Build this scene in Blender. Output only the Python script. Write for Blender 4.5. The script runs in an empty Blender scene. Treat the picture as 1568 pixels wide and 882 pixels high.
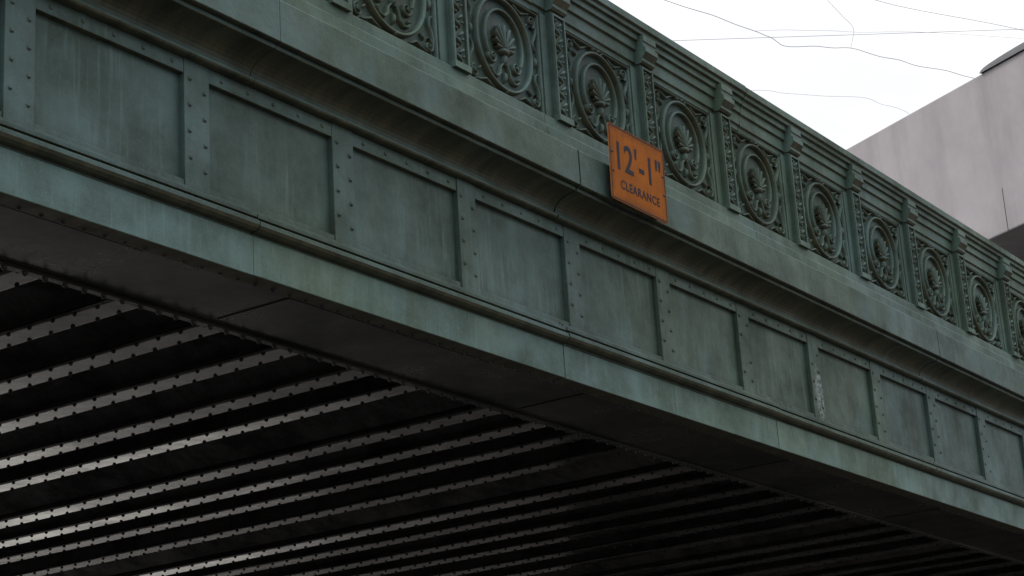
import bpy, math, random
from mathutils import Vector, Matrix
random.seed(7)
EYE = 1.6
scene = bpy.context.scene
scene.view_settings.view_transform = 'Standard'
scene.view_settings.look = 'None'
scene.view_settings.exposure = 0

# ------------------------------------------------------------ node helpers
def newmat(name):
    m = bpy.data.materials.new(name); m.use_nodes = True
    nt = m.node_tree
    return m, nt, nt.nodes['Principled BSDF']
def N(nt, t, **kw):
    n = nt.nodes.new(t)
    for k, v in kw.items(): setattr(n, k, v)
    return n
def L(nt, a, b): nt.links.new(a, b)
def noise(nt, vec, scale, detail=6, rough=0.6, mscale=None):
    if mscale is not None:
        mp = N(nt, 'ShaderNodeMapping'); mp.inputs['Scale'].default_value = mscale
        L(nt, vec, mp.inputs['Vector']); vec = mp.outputs[0]
    n = N(nt, 'ShaderNodeTexNoise')
    n.inputs['Scale'].default_value = scale; n.inputs['Detail'].default_value = detail
    n.inputs['Roughness'].default_value = rough
    L(nt, vec, n.inputs['Vector']); return n.outputs['Fac']
def rng(nt, v, a, b, c=0.0, d=1.0):
    n = N(nt, 'ShaderNodeMapRange')
    n.inputs[1].default_value = a; n.inputs[2].default_value = b
    n.inputs[3].default_value = c; n.inputs[4].default_value = d
    L(nt, v, n.inputs[0]); return n.outputs[0]
def math_(nt, op, a, b):
    n = N(nt, 'ShaderNodeMath', operation=op)
    for i, x in enumerate((a, b)):
        if isinstance(x, (int, float)): n.inputs[i].default_value = x
        else: L(nt, x, n.inputs[i])
    return n.outputs[0]
def mix(nt, f, a, b, mode='MIX'):
    n = N(nt, 'ShaderNodeMix', data_type='RGBA', blend_type=mode)
    if isinstance(f, (int, float)): n.inputs[0].default_value = f
    else: L(nt, f, n.inputs[0])
    for i, x in ((6, a), (7, b)):
        if isinstance(x, tuple): n.inputs[i].default_value = (*x, 1)
        else: L(nt, x, n.inputs[i])
    return n.outputs[2]
def bump(nt, bsdf, h, strength=0.3, dist=0.01):
    b = N(nt, 'ShaderNodeBump'); b.inputs['Strength'].default_value = strength
    b.inputs['Distance'].default_value = dist
    L(nt, h, b.inputs['Height']); L(nt, b.outputs[0], bsdf.inputs['Normal'])

def green_paint(name, teal, green, streak=0.5, crevice_dark=0.6, flake=False, ao_on=True):
    m, nt, bs = newmat(name)
    geo = N(nt, 'ShaderNodeNewGeometry'); pos = geo.outputs['Position']
    big = noise(nt, pos, 0.45, 3, 0.6)
    base = mix(nt, rng(nt, big, 0.40, 0.60), teal, green)
    med = noise(nt, pos, 2.4, 6, 0.72)
    base = mix(nt, rng(nt, med, 0.38, 0.68, 0, 0.9), base, tuple(c*0.48 for c in green))
    bl = noise(nt, pos, 1.5, 4, 0.6, (1, 1, .7))
    base = mix(nt, rng(nt, bl, 0.50, 0.68, 0, 0.6), base, tuple(c*1.45+.012 for c in teal))
    st = noise(nt, pos, 1.0, 6, 0.65, (13, 13, 1.1))
    st4 = noise(nt, pos, 0.9, 3, 0.6)
    dk = math_(nt, 'MULTIPLY', rng(nt, st, 0.46, 0.72, 0, streak), rng(nt, st4, .38, .58, .25, 1))
    base = mix(nt, dk, base, tuple(c*0.36 for c in green))
    st2 = noise(nt, pos, 1.0, 5, 0.6, (28, 28, 1.5))
    st3 = noise(nt, pos, 1.3, 4, 0.6)
    lt = math_(nt, 'MULTIPLY', rng(nt, st2, 0.52, 0.76, 0, streak), rng(nt, st3, .44, .6))
    base = mix(nt, lt, base, tuple(min(1, c*1.9+0.03) for c in teal))
    fine = noise(nt, pos, 90, 2, 0.7)
    base = mix(nt, rng(nt, fine, 0.55, 0.75, 0, 0.4), base, tuple(c*1.6 for c in teal))
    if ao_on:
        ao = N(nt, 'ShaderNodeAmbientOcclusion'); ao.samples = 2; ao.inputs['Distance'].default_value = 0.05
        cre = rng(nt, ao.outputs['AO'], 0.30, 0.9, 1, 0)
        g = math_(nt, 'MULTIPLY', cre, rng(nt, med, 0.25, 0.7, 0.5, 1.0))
        base = mix(nt, math_(nt, 'MULTIPLY', g, crevice_dark), base, (0.022, 0.026, 0.020))  # ambient occlusion blends the paint colour darker in creases
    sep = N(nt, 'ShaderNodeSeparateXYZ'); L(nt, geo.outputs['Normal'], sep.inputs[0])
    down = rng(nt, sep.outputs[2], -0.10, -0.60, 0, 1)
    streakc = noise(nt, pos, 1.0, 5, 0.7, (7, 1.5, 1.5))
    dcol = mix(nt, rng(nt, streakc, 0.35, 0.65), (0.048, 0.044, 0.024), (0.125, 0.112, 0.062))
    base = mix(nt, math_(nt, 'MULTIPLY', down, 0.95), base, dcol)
    ru = noise(nt, pos, 26, 4, 0.75)
    base = mix(nt, rng(nt, ru, 0.68, 0.75, 0, 0.7), base, (0.10, 0.055, 0.03))
    if flake:
        d = N(nt, 'ShaderNodeVectorMath', operation='SUBTRACT'); L(nt, pos, d.inputs[0])
        d.inputs[1].default_value = (13.0, 6.0, 3.55+EYE)
        sc = N(nt, 'ShaderNodeVectorMath', operation='MULTIPLY'); L(nt, d.outputs[0], sc.inputs[0])
        sc.inputs[1].default_value = (12, 1, 4.0)
        ln = N(nt, 'ShaderNodeVectorMath', operation='LENGTH'); L(nt, sc.outputs[0], ln.inputs[0])
        fn = noise(nt, pos, 30, 6, 0.75)
        msk = math_(nt, 'MULTIPLY', rng(nt, ln.outputs['Value'], 0.5, 1.0, 1, 0), rng(nt, fn, 0.47, 0.54))
        base = mix(nt, math_(nt, 'MULTIPLY', msk, 0.85), base, (0.40, 0.46, 0.46))
    L(nt, base, bs.inputs['Base Color'])
    L(nt, rng(nt, med, 0.3, 0.7, 0.42, 0.68), bs.inputs['Roughness'])
    h = math_(nt, 'ADD', noise(nt, pos, 5, 4, 0.55), math_(nt, 'MULTIPLY', noise(nt, pos, 60, 4, 0.7), 0.25))
    bump(nt, bs, h, 0.6, 0.014)
    return m

TEAL = (0.092, 0.164, 0.158); GREEN = (0.098, 0.158, 0.112)
s_ = lambda t,k: tuple(c*k for c in t)
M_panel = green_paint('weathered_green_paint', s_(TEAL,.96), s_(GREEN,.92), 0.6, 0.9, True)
M_band = green_paint('weathered_green_paint_flange', s_(TEAL,1.35), s_(GREEN,1.33), 0.42, 0.6, ao_on=False)  # lighter flange copy; its contrast with the shaded recessed panels is put into colour
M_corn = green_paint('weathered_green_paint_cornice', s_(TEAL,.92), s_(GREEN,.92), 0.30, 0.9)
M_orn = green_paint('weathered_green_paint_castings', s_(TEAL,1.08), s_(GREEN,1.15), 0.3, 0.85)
M_back = green_paint('dark_green_paint_recess', s_(TEAL,.66), s_(GREEN,.68), 0.3, 0.5, ao_on=False)  # darker copy of the paint on the backing, so the castings stand out

def steel_dark(name, col, r0, r1, ior=1.7, met=0.0, bs_=.3, bd=.010, sc=1.1):
    m, nt, bs = newmat(name)
    geo = N(nt, 'ShaderNodeNewGeometry'); pos = geo.outputs['Position']
    n1 = noise(nt, pos, sc, 7, 0.7); n2 = noise(nt, pos, 14, 5, 0.7)
    c = mix(nt, rng(nt, n1, 0.42, 0.60), col, tuple(x*0.25 for x in col))
    c = mix(nt, rng(nt, n2, 0.52, 0.72, 0, 0.7), c, (col[0]*0.4, col[1]*0.36, col[2]*0.32))
    L(nt, c, bs.inputs['Base Color'])
    L(nt, rng(nt, n1, 0.35, 0.65, r0, r1), bs.inputs['Roughness'])
    bs.inputs['IOR'].default_value = ior; bs.inputs['Metallic'].default_value = met
    h = math_(nt, 'ADD', noise(nt, pos, 3.5, 4, 0.55), math_(nt, 'MULTIPLY', noise(nt, pos, 30, 4, 0.7), 0.2))
    bump(nt, bs, h, bs_, bd)
    return m
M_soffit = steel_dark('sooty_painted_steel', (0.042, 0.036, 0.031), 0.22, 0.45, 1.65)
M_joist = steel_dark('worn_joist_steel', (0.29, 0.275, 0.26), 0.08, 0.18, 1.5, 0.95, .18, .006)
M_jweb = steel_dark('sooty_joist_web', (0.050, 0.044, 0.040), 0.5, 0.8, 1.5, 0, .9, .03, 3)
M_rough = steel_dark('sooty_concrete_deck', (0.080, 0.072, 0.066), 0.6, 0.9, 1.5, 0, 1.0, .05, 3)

def plain(name, col, rough=0.6, var=0.25, scale=4, bs_=0.3, bd=0.01, streak=False):
    m, nt, bs = newmat(name)
    geo = N(nt, 'ShaderNodeNewGeometry'); pos = geo.outputs['Position']
    n1 = noise(nt, pos, scale, 6, 0.7)
    c = mix(nt, rng(nt, n1, 0.3, 0.7), tuple(x*(1-var) for x in col), tuple(min(1, x*(1+var)) for x in col))
    if streak:
        s = noise(nt, pos, 1.0, 6, 0.65, (.9, .9, 0.14))
        c = mix(nt, rng(nt, s, 0.45, 0.75, 0, 0.45), c, tuple(x*0.55 for x in col))
    L(nt, c, bs.inputs['Base Color']); bs.inputs['Roughness'].default_value = rough
    bump(nt, bs, noise(nt, pos, scale*8, 4, 0.7), bs_, bd)
    return m

# ------------------------------------------------------------ mesh builder
class B:
    def __init__(s): s.v=[]; s.f=[]; s.m=[]; s.sm=[]
    def add(s, vs, fs, mi=0, smooth=False):
        o=len(s.v); s.v+=vs
        for f in fs: s.f.append(tuple(i+o for i in f)); s.m.append(mi); s.sm.append(smooth)
    def box(s, x0,x1,y0,y1,z0,z1, mi=0):
        s.add([(x0,y0,z0),(x1,y0,z0),(x1,y1,z0),(x0,y1,z0),(x0,y0,z1),(x1,y0,z1),(x1,y1,z1),(x0,y1,z1)],
              [(0,3,2,1),(4,5,6,7),(0,1,5,4),(1,2,6,5),(2,3,7,6),(3,0,4,7)], mi)
    def prism(s, prof, x0, x1, mi=0, smooth=False):
        n=len(prof)
        vs=[(x0,y,z) for y,z in prof]+[(x1,y,z) for y,z in prof]
        fs=[(i,(i+1)%n,(i+1)%n+n,i+n) for i in range(n)]
        s.add(vs, fs, mi, smooth)
        s.add(vs, [tuple(range(n-1,-1,-1)), tuple(range(n,2*n))], mi)
    def rivet(s, c, r, h, axis='y-', mi=0, seg=8):
        vs=[];fs=[]
        for k,(rr,hh) in enumerate(((1,0),(0.88,0.5),(0.5,0.88))):
            for i in range(seg):
                a=2*math.pi*i/seg
                u=rr*r*math.cos(a); w=rr*r*math.sin(a); d=hh*h
                vs.append((c[0]+u, c[1]-d, c[2]+w) if axis=='y-' else (c[0]+u, c[1]+w, c[2]-d))
        vs.append((c[0],c[1]-h,c[2]) if axis=='y-' else (c[0],c[1],c[2]-h))
        for k in range(2):
            for i in range(seg):
                j=(i+1)%seg; fs.append((k*seg+i,k*seg+j,(k+1)*seg+j,(k+1)*seg+i))
        for i in range(seg): fs.append((2*seg+i,2*seg+(i+1)%seg,3*seg))
        s.add(vs,fs,mi,True)
    def tube(s, pts, rad, h, y, closed=False, mi=0, cx=0, cz=0, seg=6):
        n=len(pts); vs=[]; fs=[]
        for i,(a,b) in enumerate(pts):
            if closed: p0=pts[(i-1)%n]; p1=pts[(i+1)%n]
            else: p0=pts[max(i-1,0)]; p1=pts[min(i+1,n-1)]
            tx,tz=p1[0]-p0[0],p1[1]-p0[1]; l=math.hypot(tx,tz) or 1
            nx,nz=-tz/l,tx/l
            r=rad[i] if isinstance(rad,(list,tuple)) else rad
            for k in range(seg+1):
                t=math.pi*k/seg
                vs.append((cx+a+nx*r*math.cos(t), y-h*math.sin(t)**0.7 if 0<k<seg else y+0.003, cz+b+nz*r*math.cos(t)))
        m=seg+1
        for i in range(n if closed else n-1):
            j=(i+1)%n
            for k in range(seg): fs.append((i*m+k,i*m+k+1,j*m+k+1,j*m+k))
        s.add(vs,fs,mi,True)
    def blob(s, a,b,ra,rb,h,y,rot=0,mi=0,cx=0,cz=0):
        seg=10; vs=[];fs=[]; ca,sa=math.cos(rot),math.sin(rot)
        rings=((1,0),(0.85,0.55),(0.5,0.88))
        for rr,hh in rings:
            for i in range(seg):
                t=2*math.pi*i/seg; u=rr*ra*math.cos(t); w=rr*rb*math.sin(t)
                vs.append((cx+a+u*ca-w*sa, y-hh*h+(0.003 if hh==0 else 0), cz+b+u*sa+w*ca))
        vs.append((cx+a,y-h,cz+b))
        for k in range(2):
            for i in range(seg):
                j=(i+1)%seg; fs.append((k*seg+i,k*seg+j,(k+1)*seg+j,(k+1)*seg+i))
        for i in range(seg): fs.append((2*seg+i,2*seg+(i+1)%seg,3*seg))
        s.add(vs,fs,mi,True)
    def obj(s, name, mats, parent=None, bevel=0):
        me=bpy.data.meshes.new(name); me.from_pydata(s.v,[],s.f)
        me.materials.clear()
        for m in mats: me.materials.append(m)
        me.polygons.foreach_set('material_index', s.m)
        me.polygons.foreach_set('use_smooth', s.sm)
        me.update()
        import bmesh
        bm=bmesh.new(); bm.from_mesh(me)
        bmesh.ops.recalc_face_normals(bm, faces=bm.faces); bm.to_mesh(me); bm.free()
        o=bpy.data.objects.new(name, me); scene.collection.objects.link(o)
        if parent: o.parent=parent
        if bevel:
            b=o.modifiers.new('bevel','BEVEL'); b.width=bevel; b.segments=2; b.limit_method='ANGLE'; b.angle_limit=math.radians(50)
        return o
def empty(name):
    e=bpy.data.objects.new(name,None); scene.collection.objects.link(e); return e
E=EYE
X0,X1=-8.0,33.0
bridge=empty('steel_girder_bridge')

# ------------------------------------------------------------ fascia girder
PITCH=1.1; S0=6.29
b=B()
b.box(X0,X1,6.034,6.09,3.30+E,4.02+E)
k0=int((X0-S0)/PITCH); k1=int((X1-S0)/PITCH)
for k in range(k0,k1):
    x=S0+k*PITCH
    j=random.uniform(-.0015,.0015)
    b.box(x,x+.172,5.999+j,6.04,3.335+E,4.005+E)
    b.box(x+.172,x+PITCH,6.003+j,6.04,3.925+E,4.003+E)
    b.box(x+.172,x+PITCH,6.006+j,6.04,3.335+E,3.380+E)
b.obj('girder_web_panels',[M_panel],bridge,0.003)
b=B()
for k in range(k0,k1):
    x=S0+k*PITCH
    for i in range(4):
        for cx,off in ((.035,0.05),(.137,0.0)):
            if random.random()<0.95: b.rivet((x+cx+random.uniform(-.003,.003),6.0,3.45+E+off+i*.135),.0125,.011)
    for i in range(5):
        b.rivet((x+.172+.09+i*.19,6.003,3.962+E),.011,.009)
b.obj('girder_rivets',[M_panel],bridge)

SEG=2.73; J0=6.74
def segs(gap=.006):
    k=math.floor((X0-J0)/SEG)
    x=J0+k*SEG
    while x<X1:
        a=max(x,X0); c=min(x+SEG,X1); yield a+gap/2,c-gap/2; x+=SEG
b=B()
for a,c in segs(.006):
    jy=random.uniform(-.003,.003); jz=random.uniform(-.002,.002)
    b.prism([(5.985+jy,3.005+E+jz),(5.985+jy,3.209+E),(6.10,3.209+E),(6.10,3.005+E+jz)],a,c)
b.obj('bottom_flange_face',[M_band],bridge,0.004)
b=B()
for a,c in segs(.005):
    jy=random.uniform(-.003,.003); jz=random.uniform(-.002,.002)
    pr=[(6.05,3.212),(5.992,3.212),(5.992,3.222),(5.962,3.226),(5.944,3.236),(5.934,3.250),(5.934,3.268),(5.944,3.278),(5.974,3.280),(5.974,3.292),(5.952,3.294),(5.950,3.314),(5.978,3.318),(5.980,3.336),(5.996,3.340),(5.998,3.352),(6.05,3.356)]
    b.prism([(y+jy,z+E+jz) for y,z in pr],a,c)
b.obj('girder_moulding',[M_corn],bridge,0.002)
b=B()
for a,c in segs(.008):
    jy=random.uniform(-.004,.004); jz=random.uniform(-.003,.003)
    pr=[(6.06,4.004),(5.972,4.004),(5.960,4.008),(5.954,4.016),(5.954,4.030),(5.972,4.036),(5.982,4.044)]
    for i in range(9):
        t=i/8*math.pi/2
        pr.append((5.982-0.167*(1-math.cos(t)), 4.046+0.098*math.sin(t)))
    pr+=[(5.812,4.150),(5.812,4.168)]
    pr+=[(6.06,4.168)]
    b.prism([(y+jy,z+E+jz) for y,z in pr],a,c)
    pr=[(6.06,4.171),(5.782,4.171),(5.778,4.176),(5.778,4.398),(5.784,4.408),(5.90,4.420),(6.06,4.425)]
    b.prism([(y+jy,z+E+jz) for y,z in pr],a,c)
b.obj('cornice_ledge',[M_corn],bridge,0.003)

# ------------------------------------------------------------ parapet
b=B()
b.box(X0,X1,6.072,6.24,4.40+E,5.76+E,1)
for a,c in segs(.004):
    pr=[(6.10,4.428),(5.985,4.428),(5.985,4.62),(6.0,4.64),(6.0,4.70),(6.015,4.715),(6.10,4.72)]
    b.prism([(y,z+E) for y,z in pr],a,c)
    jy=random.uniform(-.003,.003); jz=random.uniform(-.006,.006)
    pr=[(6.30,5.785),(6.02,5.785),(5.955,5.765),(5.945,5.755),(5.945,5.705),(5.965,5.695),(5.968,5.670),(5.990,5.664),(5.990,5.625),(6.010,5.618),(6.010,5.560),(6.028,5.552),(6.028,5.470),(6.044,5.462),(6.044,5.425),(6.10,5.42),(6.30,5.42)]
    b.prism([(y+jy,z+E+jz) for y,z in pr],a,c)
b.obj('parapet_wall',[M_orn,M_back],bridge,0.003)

def bay_mesh():
    b=B(); y=6.072; cz=5.07+E
    b.box(-.478,-.400,6.030,6.073,4.715+E,5.43+E); b.box(.400,.478,6.030,6.073,4.715+E,5.43+E)
    for r,h,q in ((.010,.036,.391),):
        hz=q-.052
        p=[(-q,-hz),(q,-hz),(q,hz),(-q,hz)]
        for i in range(4):
            a=p[i];c=p[(i+1)%4]; b.tube([a,c],r,h,y,cz=cz,seg=4)
    def circ(R,a0=0,a1=360,n=56,c=(0,0)):
        return [(c[0]+R*math.cos(math.radians(a0+(a1-a0)*i/(n if a1-a0==360 else n-1))), c[1]+R*math.sin(math.radians(a0+(a1-a0)*i/(n if a1-a0==360 else n-1)))) for i in range(n)]
    b.tube([(x,z*1.04) for x,z in circ(.292)],.0135,.040,y,True,cz=cz)
    b.tube([(x,z*1.08+.015) for x,z in circ(.198,-32,212,44)],.0115,.034,y,cz=cz)
    def spiral(c,r0,a0,turns,sgn,rad,n=22,h=.030):
        pts=[];rr=[]
        for i in range(n):
            t=i/(n-1); a=math.radians(a0)+sgn*turns*2*math.pi*t; r=r0*(1-.82*t)
            pts.append((c[0]+r*math.cos(a),c[1]+r*math.sin(a))); rr.append(rad*(1-.4*t))
        b.tube(pts,rr,h,y,cz=cz,seg=4)
        b.blob(c[0],c[1],rad*1.2,rad*1.2,h*1.15,y,cz=cz)
    for s in (-1,1):
        spiral((s*.126,-.112),.046,(20 if s>0 else 160),1.3,-s,.011)
        b.tube([(s*.020,-.130),(s*.048,-.160),(s*.052,-.200),(s*.085,-.232),(s*.130,-.225),(s*.150,-.195)],[.006,.010,.011,.011,.010,.005],.030,y,cz=cz,seg=4)
        b.blob(s*.145,-.190,.014,.014,.034,y,cz=cz)
        for sb in (-1,1):
            spiral((s*.325,sb*.275),.044,(-90 if sb>0 else 90),1.25,s*sb,.009)
            b.tube([(s*.366,sb*.262),(s*.372,sb*.215),(s*.352,sb*.165),(s*.330,sb*.130),(s*.336,sb*.095),(s*.360,sb*.075)],[.008,.009,.010,.009,.008,.004],.028,y,cz=cz,seg=4)
            b.tube([(s*.300,sb*.318),(s*.245,sb*.300),(s*.205,sb*.285),(s*.165,sb*.305),(s*.125,sb*.322)],[.006,.009,.010,.009,.004],.028,y,cz=cz,seg=4)
            b.blob(s*.268,sb*.232,.026,.009,.028,y,s*sb*.8,cz=cz)
        b.blob(s*.345,0,.015,.040,.034,y,0,cz=cz)
        b.blob(s*.048,.322,.026,.010,.040,y,s*.5,cz=cz)
    b.blob(0,.325,.014,.018,.050,y,0,cz=cz); b.blob(0,-.310,.018,.020,.050,y,0,cz=cz)
    for i in range(9):
        a=math.radians(2+176*i/8); ln=.090+.072*math.sin(a)
        pts=[(ln*t*math.cos(a),-.030+ln*t*math.sin(a)) for t in (.08,.35,.65,.9,1.0)]
        b.tube(pts,[.006,.010,.0145,.016,.008],.042,y,cz=cz,seg=6)
    b.blob(0,-.045,.060,.026,.050,y,0,cz=cz)
    b.blob(0,-.100,.018,.044,.044,y,0,cz=cz)
    b.blob(0,-.215,.013,.040,.036,y,0,cz=cz)
    return b
def post_mesh():
    b=B()
    w=.070
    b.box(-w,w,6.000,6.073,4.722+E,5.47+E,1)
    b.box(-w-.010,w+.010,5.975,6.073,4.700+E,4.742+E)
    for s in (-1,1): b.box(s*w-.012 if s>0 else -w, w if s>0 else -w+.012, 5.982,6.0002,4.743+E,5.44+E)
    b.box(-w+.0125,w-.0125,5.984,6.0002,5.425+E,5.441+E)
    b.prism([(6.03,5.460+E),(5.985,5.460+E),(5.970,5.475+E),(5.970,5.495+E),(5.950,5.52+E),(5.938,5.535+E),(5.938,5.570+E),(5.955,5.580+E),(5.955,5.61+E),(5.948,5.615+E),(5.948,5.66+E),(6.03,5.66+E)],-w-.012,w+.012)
    y=6.0005; z=4.775+E; i=0
    while z<5.40+E:
        s=1 if i%2 else -1
        b.blob(s*.014,z,.034,.012,.022,y,s*.7); b.blob(-s*.028,z+.022,.016,.009,.018,y,-s*.7)
        z+=.055; i+=1
    return b
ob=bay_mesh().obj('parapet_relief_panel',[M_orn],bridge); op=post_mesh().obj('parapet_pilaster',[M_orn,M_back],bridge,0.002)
C0=9.14; P0=8.59
first=True
for k in range(-15,22):
    if first: o1,o2=ob,op; first=False
    else:
        o1=ob.copy(); o2=op.copy(); scene.collection.objects.link(o1); scene.collection.objects.link(o2)
    o1.location=(C0+k*PITCH,0,random.uniform(-.002,.002)); o2.location=(P0+k*PITCH,random.uniform(-.003,.003),random.uniform(-.003,.003))

# ------------------------------------------------------------ underside
YB=20.0
b=B()
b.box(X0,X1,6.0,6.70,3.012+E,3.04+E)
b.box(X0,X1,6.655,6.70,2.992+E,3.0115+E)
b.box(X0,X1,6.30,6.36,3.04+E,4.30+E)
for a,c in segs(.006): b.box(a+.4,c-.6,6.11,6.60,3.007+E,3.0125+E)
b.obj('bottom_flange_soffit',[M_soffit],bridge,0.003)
b=B()
x=X0+.05
while x<X1:
    b.rivet((x,6.678,2.992+E),.015,.017,'z-',seg=8)
    b.rivet((x+.05,6.075,3.012+E),.014,.016,'z-',seg=8)
    x+=.125
b.obj('soffit_rivets',[M_soffit],bridge)
JZ=3.13+E; JP=.63
b=B()
pr=[(-.100,.010),(-.094,.002),(-.080,0),(.080,0),(.094,.002),(.100,.010),(.098,.020),(-.098,.020)]
n=len(pr)
vs=[(a,6.34,JZ+c) for a,c in pr]+[(a,YB-.3,JZ+c) for a,c in pr]
b.add(vs,[(i,(i+1)%n,(i+1)%n+n,i+n) for i in range(n)],0)
b.box(-.014,.014,6.34,YB-.3,JZ+.0205,JZ+.42,1)
b.box(-.070,.070,6.34,YB-.3,JZ+.0205,JZ+.040,1)
y=6.45
while y<YB-.3:
    for s in (-1,1): b.rivet((s*.076+random.uniform(-.003,.003),y+random.uniform(-.006,.006),JZ),.0135,.013,'z-',mi=1,seg=6)
    y+=.17
jo=b.obj('floor_joist',[M_joist,M_jweb],bridge)
xs=[]; x=6.95-23*JP
while x<X1-.2: xs.append(x); x+=JP
xs=[x for x in xs if x>X0+.2]
for k,x in enumerate(xs):
    o=jo if k==0 else jo.copy()
    if k: scene.collection.objects.link(o)
    o.location=(x,0,random.uniform(-.006,.006)); o.rotation_euler=(random.uniform(-.001,.001),random.uniform(-.03,.03),0)
b=B()
for x in xs:
    pts=[]
    for i in range(9):
        t=i/8; pts.append((x+.012+t*(JP-.024), JZ+.045+.11*math.sin(math.pi*t)))
    vs=[(px,6.34,pz) for px,pz in pts]+[(px,YB-.2,pz) for px,pz in pts]
    b.add(vs,[(i,i+1,i+10,i+9) for i in range(8)],0,True)
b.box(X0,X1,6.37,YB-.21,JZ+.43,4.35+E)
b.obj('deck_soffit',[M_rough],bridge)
b=B()
b.box(X0,X1,YB-.2,YB,3.04+E,4.35+E)
b.box(X0,X1,YB-.5,YB+.02,3.0+E,3.03+E)
b.box(X0,X1,YB-.15,YB+.0,4.36+E,5.5+E)
b.obj('far_fascia_girder',[M_panel],bridge)
M_stone=plain('abutment_stone',(0.055,0.052,0.048),.85,.35,1.5)
b=B()
b.box(X0-2,X0+.6,5.9,YB,0,3.0+E-.01); b.box(X1-.6,X1+2,5.9,YB,0,3.0+E-.01)
b.box(X0-2,X0-.01,5.9,YB,3.0+E,5.2+E); b.box(X1+.01,X1+2,5.9,YB,3.0+E,5.2+E)
b.box(X1-2.5,X1-.61,YB-.6,YB+.04,-.1,2.99+E)  # unseen filler added to close a bright slit in the joist reflections
b.box(X1-2.5,X1-.5,YB+.05,70,-.1,6.0)  # unseen dark wall added to keep the right-hand joist reflections dark
b.obj('abutments_and_reflection_blocker',[M_stone],bridge,0.02)

# ------------------------------------------------------------ clearance sign
sign=empty('clearance_sign'); 
SX0,SX1,SZ0,SZ1=9.745,10.400,4.146+E,4.654+E
def mk_sign():
    M_or,nt,bs=newmat('orange_sign_face')
    geo=N(nt,'ShaderNodeNewGeometry'); pos=geo.outputs['Position']
    n1=noise(nt,pos,5,8,.7); n2=noise(nt,pos,1,6,.7,(30,30,3)); n3=noise(nt,pos,22,6,.75)
    c=mix(nt,rng(nt,n1,.35,.7),(0.52,0.152,0.018),(0.39,0.118,0.018))
    c=mix(nt,rng(nt,n2,.50,.72,0,.6),c,(0.22,0.075,0.02))
    c=mix(nt,rng(nt,n3,.58,.70,0,.5),c,(0.12,0.052,0.02))
    # grime gathered along the plate edges
    tc=N(nt,'ShaderNodeTexCoord'); sp=N(nt,'ShaderNodeSeparateXYZ'); L(nt,tc.outputs['Generated'],sp.inputs[0])
    ex=rng(nt,math_(nt,'ABSOLUTE',math_(nt,'SUBTRACT',sp.outputs[0],.5),0),.40,.5)
    ez=rng(nt,math_(nt,'ABSOLUTE',math_(nt,'SUBTRACT',sp.outputs[2],.5),0),.38,.5)
    eg=math_(nt,'MULTIPLY',math_(nt,'MAXIMUM',ex,ez),rng(nt,n3,.3,.65,.1,.8))
    c=mix(nt,eg,c,(0.14,0.055,0.022))
    L(nt,c,bs.inputs['Base Color']); bs.inputs['Roughness'].default_value=.75
    bs.inputs['Specular IOR Level'].default_value=.2
    bump(nt,bs,n1,.3,.01)
    M_ink=plain('faded_navy_ink',(0.014,0.016,0.034),.7,.4,20)
    M_al=plain('worn_sign_edge',(0.50,0.18,0.04),.5,.2,20)
    W=SX1-SX0; H=SZ1-SZ0; r=.022
    def rr(w,h,r):
        pts=[]
        for cx,cz,a0 in ((w/2-r,h/2-r,0),(-w/2+r,h/2-r,90),(-w/2+r,-h/2+r,180),(w/2-r,-h/2+r,270)):
            for i in range(6):
                a=math.radians(a0+i*18); pts.append((cx+r*math.cos(a),cz+r*math.sin(a)))
        return pts
    b=B(); P=rr(W,H,r); n=len(P)
    vs=[(x,0,z) for x,z in P]+[(x,.006,z) for x,z in P]
    b.add(vs,[tuple(range(n)),tuple(range(2*n-1,n-1,-1))],0)
    b.add(vs,[(i,(i+1)%n,(i+1)%n+n,i+n) for i in range(n)],1)
    plate=b.obj('plate',[M_or,M_al],sign)
    b=B(); A=rr(W-.016,H-.016,r-.006); C=rr(W-.030,H-.030,r-.012)
    b.add([(x,-.0012,z) for x,z in A]+[(x,-.0012,z) for x,z in C],[(i,(i+1)%n,(i+1)%n+n,i+n) for i in range(n)],0)
    b.obj('border',[M_ink],sign)
    def text(s,size,cx,cz,sx=1,bold=0,sp=1.05):
        cu=bpy.data.curves.new('t','FONT'); cu.body=s; cu.size=size; cu.align_x='CENTER'; cu.align_y='CENTER'; cu.extrude=.0004; cu.offset=bold
        cu.space_character=sp
        o=bpy.data.objects.new('t',cu); scene.collection.objects.link(o)
        bpy.context.view_layer.update()
        me=bpy.data.meshes.new_from_object(o.evaluated_get(bpy.context.evaluated_depsgraph_get()))
        bpy.data.objects.remove(o)
        me.materials.clear(); me.materials.append(M_ink)
        o=bpy.data.objects.new('lettering',me); scene.collection.objects.link(o)
        me.transform(Matrix.Translation((cx,-.0016,cz)) @ Matrix.Rotation(math.pi/2,4,'X') @ Matrix.Diagonal((sx,1,1,1)))
        o.parent=sign
    text("12'-1\"",.262,0.0,.045,.86,.003,1.06)
    text("CLEARANCE",.082,0.01,-.135,.92,0.001,1.12)
    b=B()
    for sx,sz in ((-1,1),(1,1),(-1,-1),(1,-1)): b.rivet((sx*(W/2-.03),-.001,sz*(H/2-.19)),.009,.006)
    b.box(-.25,-.21,.0062,.055,-.235,.06,); b.box(.21,.25,.0062,.055,-.235,.06)
    b.obj('bolts_and_brackets',[M_soffit],sign)
    sign.location=((SX0+SX1)/2,5.716,(SZ0+SZ1)/2)
    sign.rotation_euler=(math.radians(0.5),math.radians(1.0),math.radians(-1.0))
mk_sign()

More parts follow.
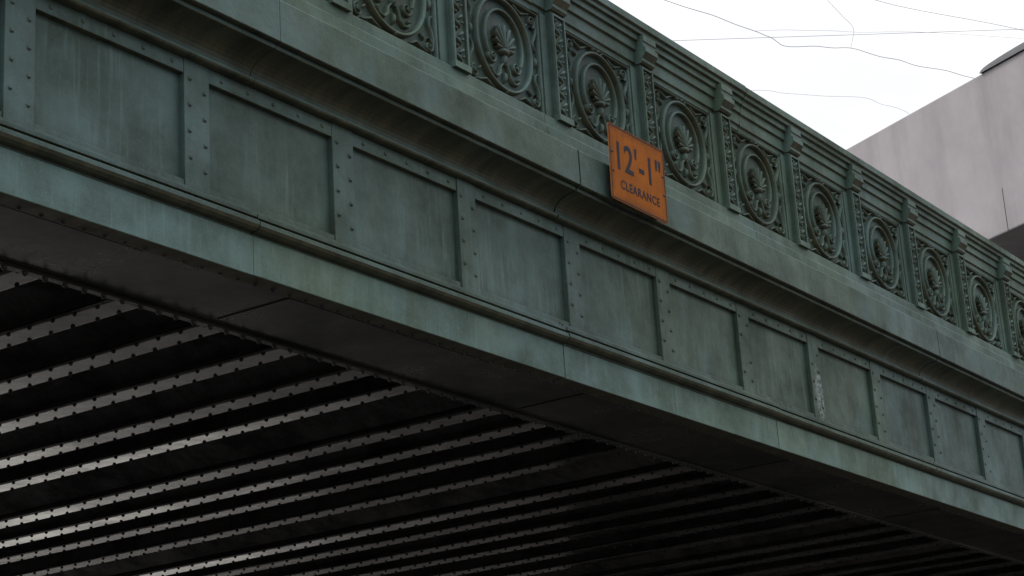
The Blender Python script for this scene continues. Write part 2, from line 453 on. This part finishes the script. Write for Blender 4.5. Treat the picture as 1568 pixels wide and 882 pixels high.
# ------------------------------------------------------------ concrete building
bld=empty('concrete_building')
M_conc=plain('pale_concrete',(0.37,0.345,0.36),.85,.16,.22,.2,.02,True)
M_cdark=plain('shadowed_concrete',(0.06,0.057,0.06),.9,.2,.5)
d=Vector((3.3,6.9,0)).normalized(); nrm=Vector((d.y,-d.x,0))
O=Vector((59.8,20.2,0))
def obox(name,s0,s1,w0,w1,z0,z1,mat,bev=.0):
    bb=B(); vs=[]
    for z in (z0,z1):
        for s,w in ((s0,w0),(s1,w0),(s1,w1),(s0,w1)):
            p=O+d*s+nrm*w; vs.append((p.x,p.y,z))
    bb.add(vs,[(0,3,2,1),(4,5,6,7),(0,1,5,4),(1,2,6,5),(2,3,7,6),(3,0,4,7)])
    return bb.obj(name,[mat],bld,bev)
zt=26.1+E; zb=20.4+E
obox('spandrel_wall',-13,22,0,.6,zb,zt,M_conc,.05)
obox('panel_joint_cover',.05,.08,-.004,0.01,zb+.02,zb+1.5,M_cdark)
obox('upper_storey',-13,22,.6,16,zb+.02,zt-.3,M_conc)
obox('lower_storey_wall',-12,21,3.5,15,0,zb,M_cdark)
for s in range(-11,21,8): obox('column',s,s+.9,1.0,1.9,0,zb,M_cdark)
bb=B(); vs=[]; n=9
M_cap=plain('weathered_cap',(0.13,0.13,0.14),.8,.25,.8)
st=[(-.45,0.02),(-.40,.30),(-.25,.50),(0,.62),(.4,.72),(1.2,.80),(13,1.0)]
rows=[]
for s,hh in st:
    row=[]
    for i in range(n):
        t=math.pi*i/(n-1); w=.35-.45*math.cos(t); z=zt+hh*.42*math.sin(t)**.5 if 0<i<n-1 else zt-.02
        p=O+d*(-s-.2)+nrm*w; row.append((p.x,p.y,z))
    rows.append(row)
for row in rows: vs+=row
fs=[]
for k in range(len(rows)-1):
    for i in range(n-1): fs.append((k*n+i,k*n+i+1,(k+1)*n+i+1,(k+1)*n+i))
bb.add(vs,fs,0,True); bb.obj('rounded_roof_cap',[M_cap],bld)

# ------------------------------------------------------------ cables
M_cab=plain('grey_cable',(0.42,0.425,0.44),.6,.1,3)
M_cab2=plain('pale_cord',(0.78,0.79,0.81),.6,.1,3)
def cable(pts,r,mat,z=30,sub=8,wob=.06):
    cu=bpy.data.curves.new('overhead_cable','CURVE'); cu.dimensions='3D'; cu.bevel_depth=r; cu.bevel_resolution=1
    sp=cu.splines.new('NURBS'); P=[]
    for i in range(len(pts)-1):
        a=Vector((*pts[i][:2],z)); c=Vector((*pts[i+1][:2],z))
        for k in range(sub): P.append(a.lerp(c,k/sub)+Vector([random.uniform(-wob,wob) for _ in range(3)]))
    P.append(Vector((*pts[-1][:2],z)))
    sp.points.add(len(P)-1)
    for i,p in enumerate(P): sp.points[i].co=(p.x,p.y,p.z+E,1)
    sp.order_u=4; sp.use_endpoint_u=True
    o=bpy.data.objects.new('overhead_cable',cu); scene.collection.objects.link(o)
    cu.materials.append(mat)
cable([(43,50.2),(57.5,31.6),(66.5,20.05),(80,2.8)],.009,M_cab,sub=3,wob=.005)
cable([(48,31.5),(54.9,29.5),(59.25,28.2),(61.2,28.1),(63.1,26.4),(66.2,25.1),(69.3,23.8),(75,21.5)],.012,M_cab,sub=4,wob=.08)
cable([(53.5,24.2),(58.8,25.1),(61.6,25.4),(63.1,26.3)],.008,M_cab2,sub=3,wob=.08)
cable([(53,25.5),(59.8,24.0),(66,20.7),(75,16.5)],.009,M_cab,sub=3,wob=.04)
cable([(58,33),(63.3,31.5),(65.1,30.2),(68,27.9),(70.6,27.2),(73,28.2)],.009,M_cab2,sub=4,wob=.09)
cable([(59.2,28.3),(60.5,26.9),(62.6,24.6),(66.8,21.0)],.007,M_cab2,sub=3,wob=.08)

# ------------------------------------------------------------ ground
def sheet(name,x0,x1,y0,y1,z,mat):
    bb=B(); bb.add([(x0,y0,z),(x1,y0,z),(x1,y1,z),(x0,y1,z)],[(0,1,2,3)]); return bb.obj(name,[mat])
sheet('ground',-900,900,-900,900,-.13,plain('paving_ground',(0.11,0.105,0.10),.85,.2,.6))
sheet('road',-6,12,-300,300,-.12,plain('asphalt',(0.05,0.05,0.052),.8,.25,3))
M_sw=plain('pale_reflector_paving',(0.68,0.66,0.62),.7,.08,.8)
M_swm=plain('midtone_reflector_paving',(0.13,0.125,0.12),.8,.2,1.5)
M_swd=plain('dark_sidewalk',(0.06,0.057,0.052),.8,.2,1.2)  # unseen sidewalk kept dark so the joists above mirror little light
b=B(); b.box(16,30.45,24.6,120,-.12,.002); b.obj('plaza_reflector',[M_sw],None,.02)  # unseen pale surface added as a reflector to brighten the joist flanges
b=B(); b.box(12,30.45,20.6,24.59,-.12,.001); b.obj('sidewalk',[M_swm],None,.02)  # unseen middle-tone strip added to grade the joist reflections
b=B(); b.box(12,32.3,-300,20.59,-.12,0); b.obj('sidewalk',[M_swd],None,.02)
b=B(); b.box(-7.3,-6,-300,300,-.12,0); b.obj('sidewalk',[M_swd],None,.02)
b=B()
y=-60
while y<80: b.box(2.92,3.08,y,y+3,-.1165,-.1155); y+=9
b.obj('road_markings',[plain('white_road_paint',(0.7,0.7,0.68),.6,.1,8)])

# ------------------------------------------------------------ camera
cam=bpy.data.cameras.new('camera'); co=bpy.data.objects.new('camera',cam); scene.collection.objects.link(co)
r=Vector((.5705,-.8190,-.0610)); dn=Vector((.2175,.2222,-.9504)); fw=Vector((.7920,.5289,.3049))
up=-dn
co.matrix_world=Matrix(((r.x,up.x,-fw.x,0),(r.y,up.y,-fw.y,0),(r.z,up.z,-fw.z,EYE),(0,0,0,1)))
cam.sensor_width=36; cam.lens=68.88; cam.clip_end=3000; cam.clip_start=.1
scene.camera=co

# ------------------------------------------------------------ light
sd=Vector((-.30,.80,.95)).normalized()
w=bpy.data.worlds.new('World'); scene.world=w; w.use_nodes=True; nt=w.node_tree
bg=nt.nodes['Background']
sky=N(nt,'ShaderNodeTexSky',sky_type='NISHITA'); sky.sun_disc=False
sky.sun_elevation=math.asin(sd.z); sky.sun_rotation=math.atan2(sd.x,sd.y)
tc=N(nt,'ShaderNodeTexCoord')
n1=noise(nt,tc.outputs['Generated'],3.4,6,.55,(1,1,2.2))
n2=noise(nt,tc.outputs['Generated'],11,5,.6,(1,1,3))
f=math_(nt,'ADD',math_(nt,'MULTIPLY',n1,.75),math_(nt,'MULTIPLY',n2,.25))
cl=mix(nt,rng(nt,f,.42,.56),(12.9,13.0,13.2),(15.6,15.6,15.6))
sun=N(nt,'ShaderNodeVectorMath',operation='DOT_PRODUCT'); L(nt,tc.outputs['Generated'],sun.inputs[0]); sun.inputs[1].default_value=sd
g=rng(nt,sun.outputs['Value'],-.6,.55,.28,1.0)
cb=N(nt,'ShaderNodeCombineXYZ')
for i in range(3): L(nt,g,cb.inputs[i])
cl=mix(nt,1.0,cl,cb.outputs[0],'MULTIPLY')
col=mix(nt,.88,sky.outputs[0],cl)
L(nt,col,bg.inputs['Color']); bg.inputs['Strength'].default_value=.1
sl=bpy.data.lights.new('sun','SUN'); sl.energy=1.2; sl.angle=math.radians(14); sl.color=(1,.96,.9)
so=bpy.data.objects.new('sun',sl); scene.collection.objects.link(so); so.rotation_euler=sd.to_track_quat('Z','Y').to_euler()
print('done')
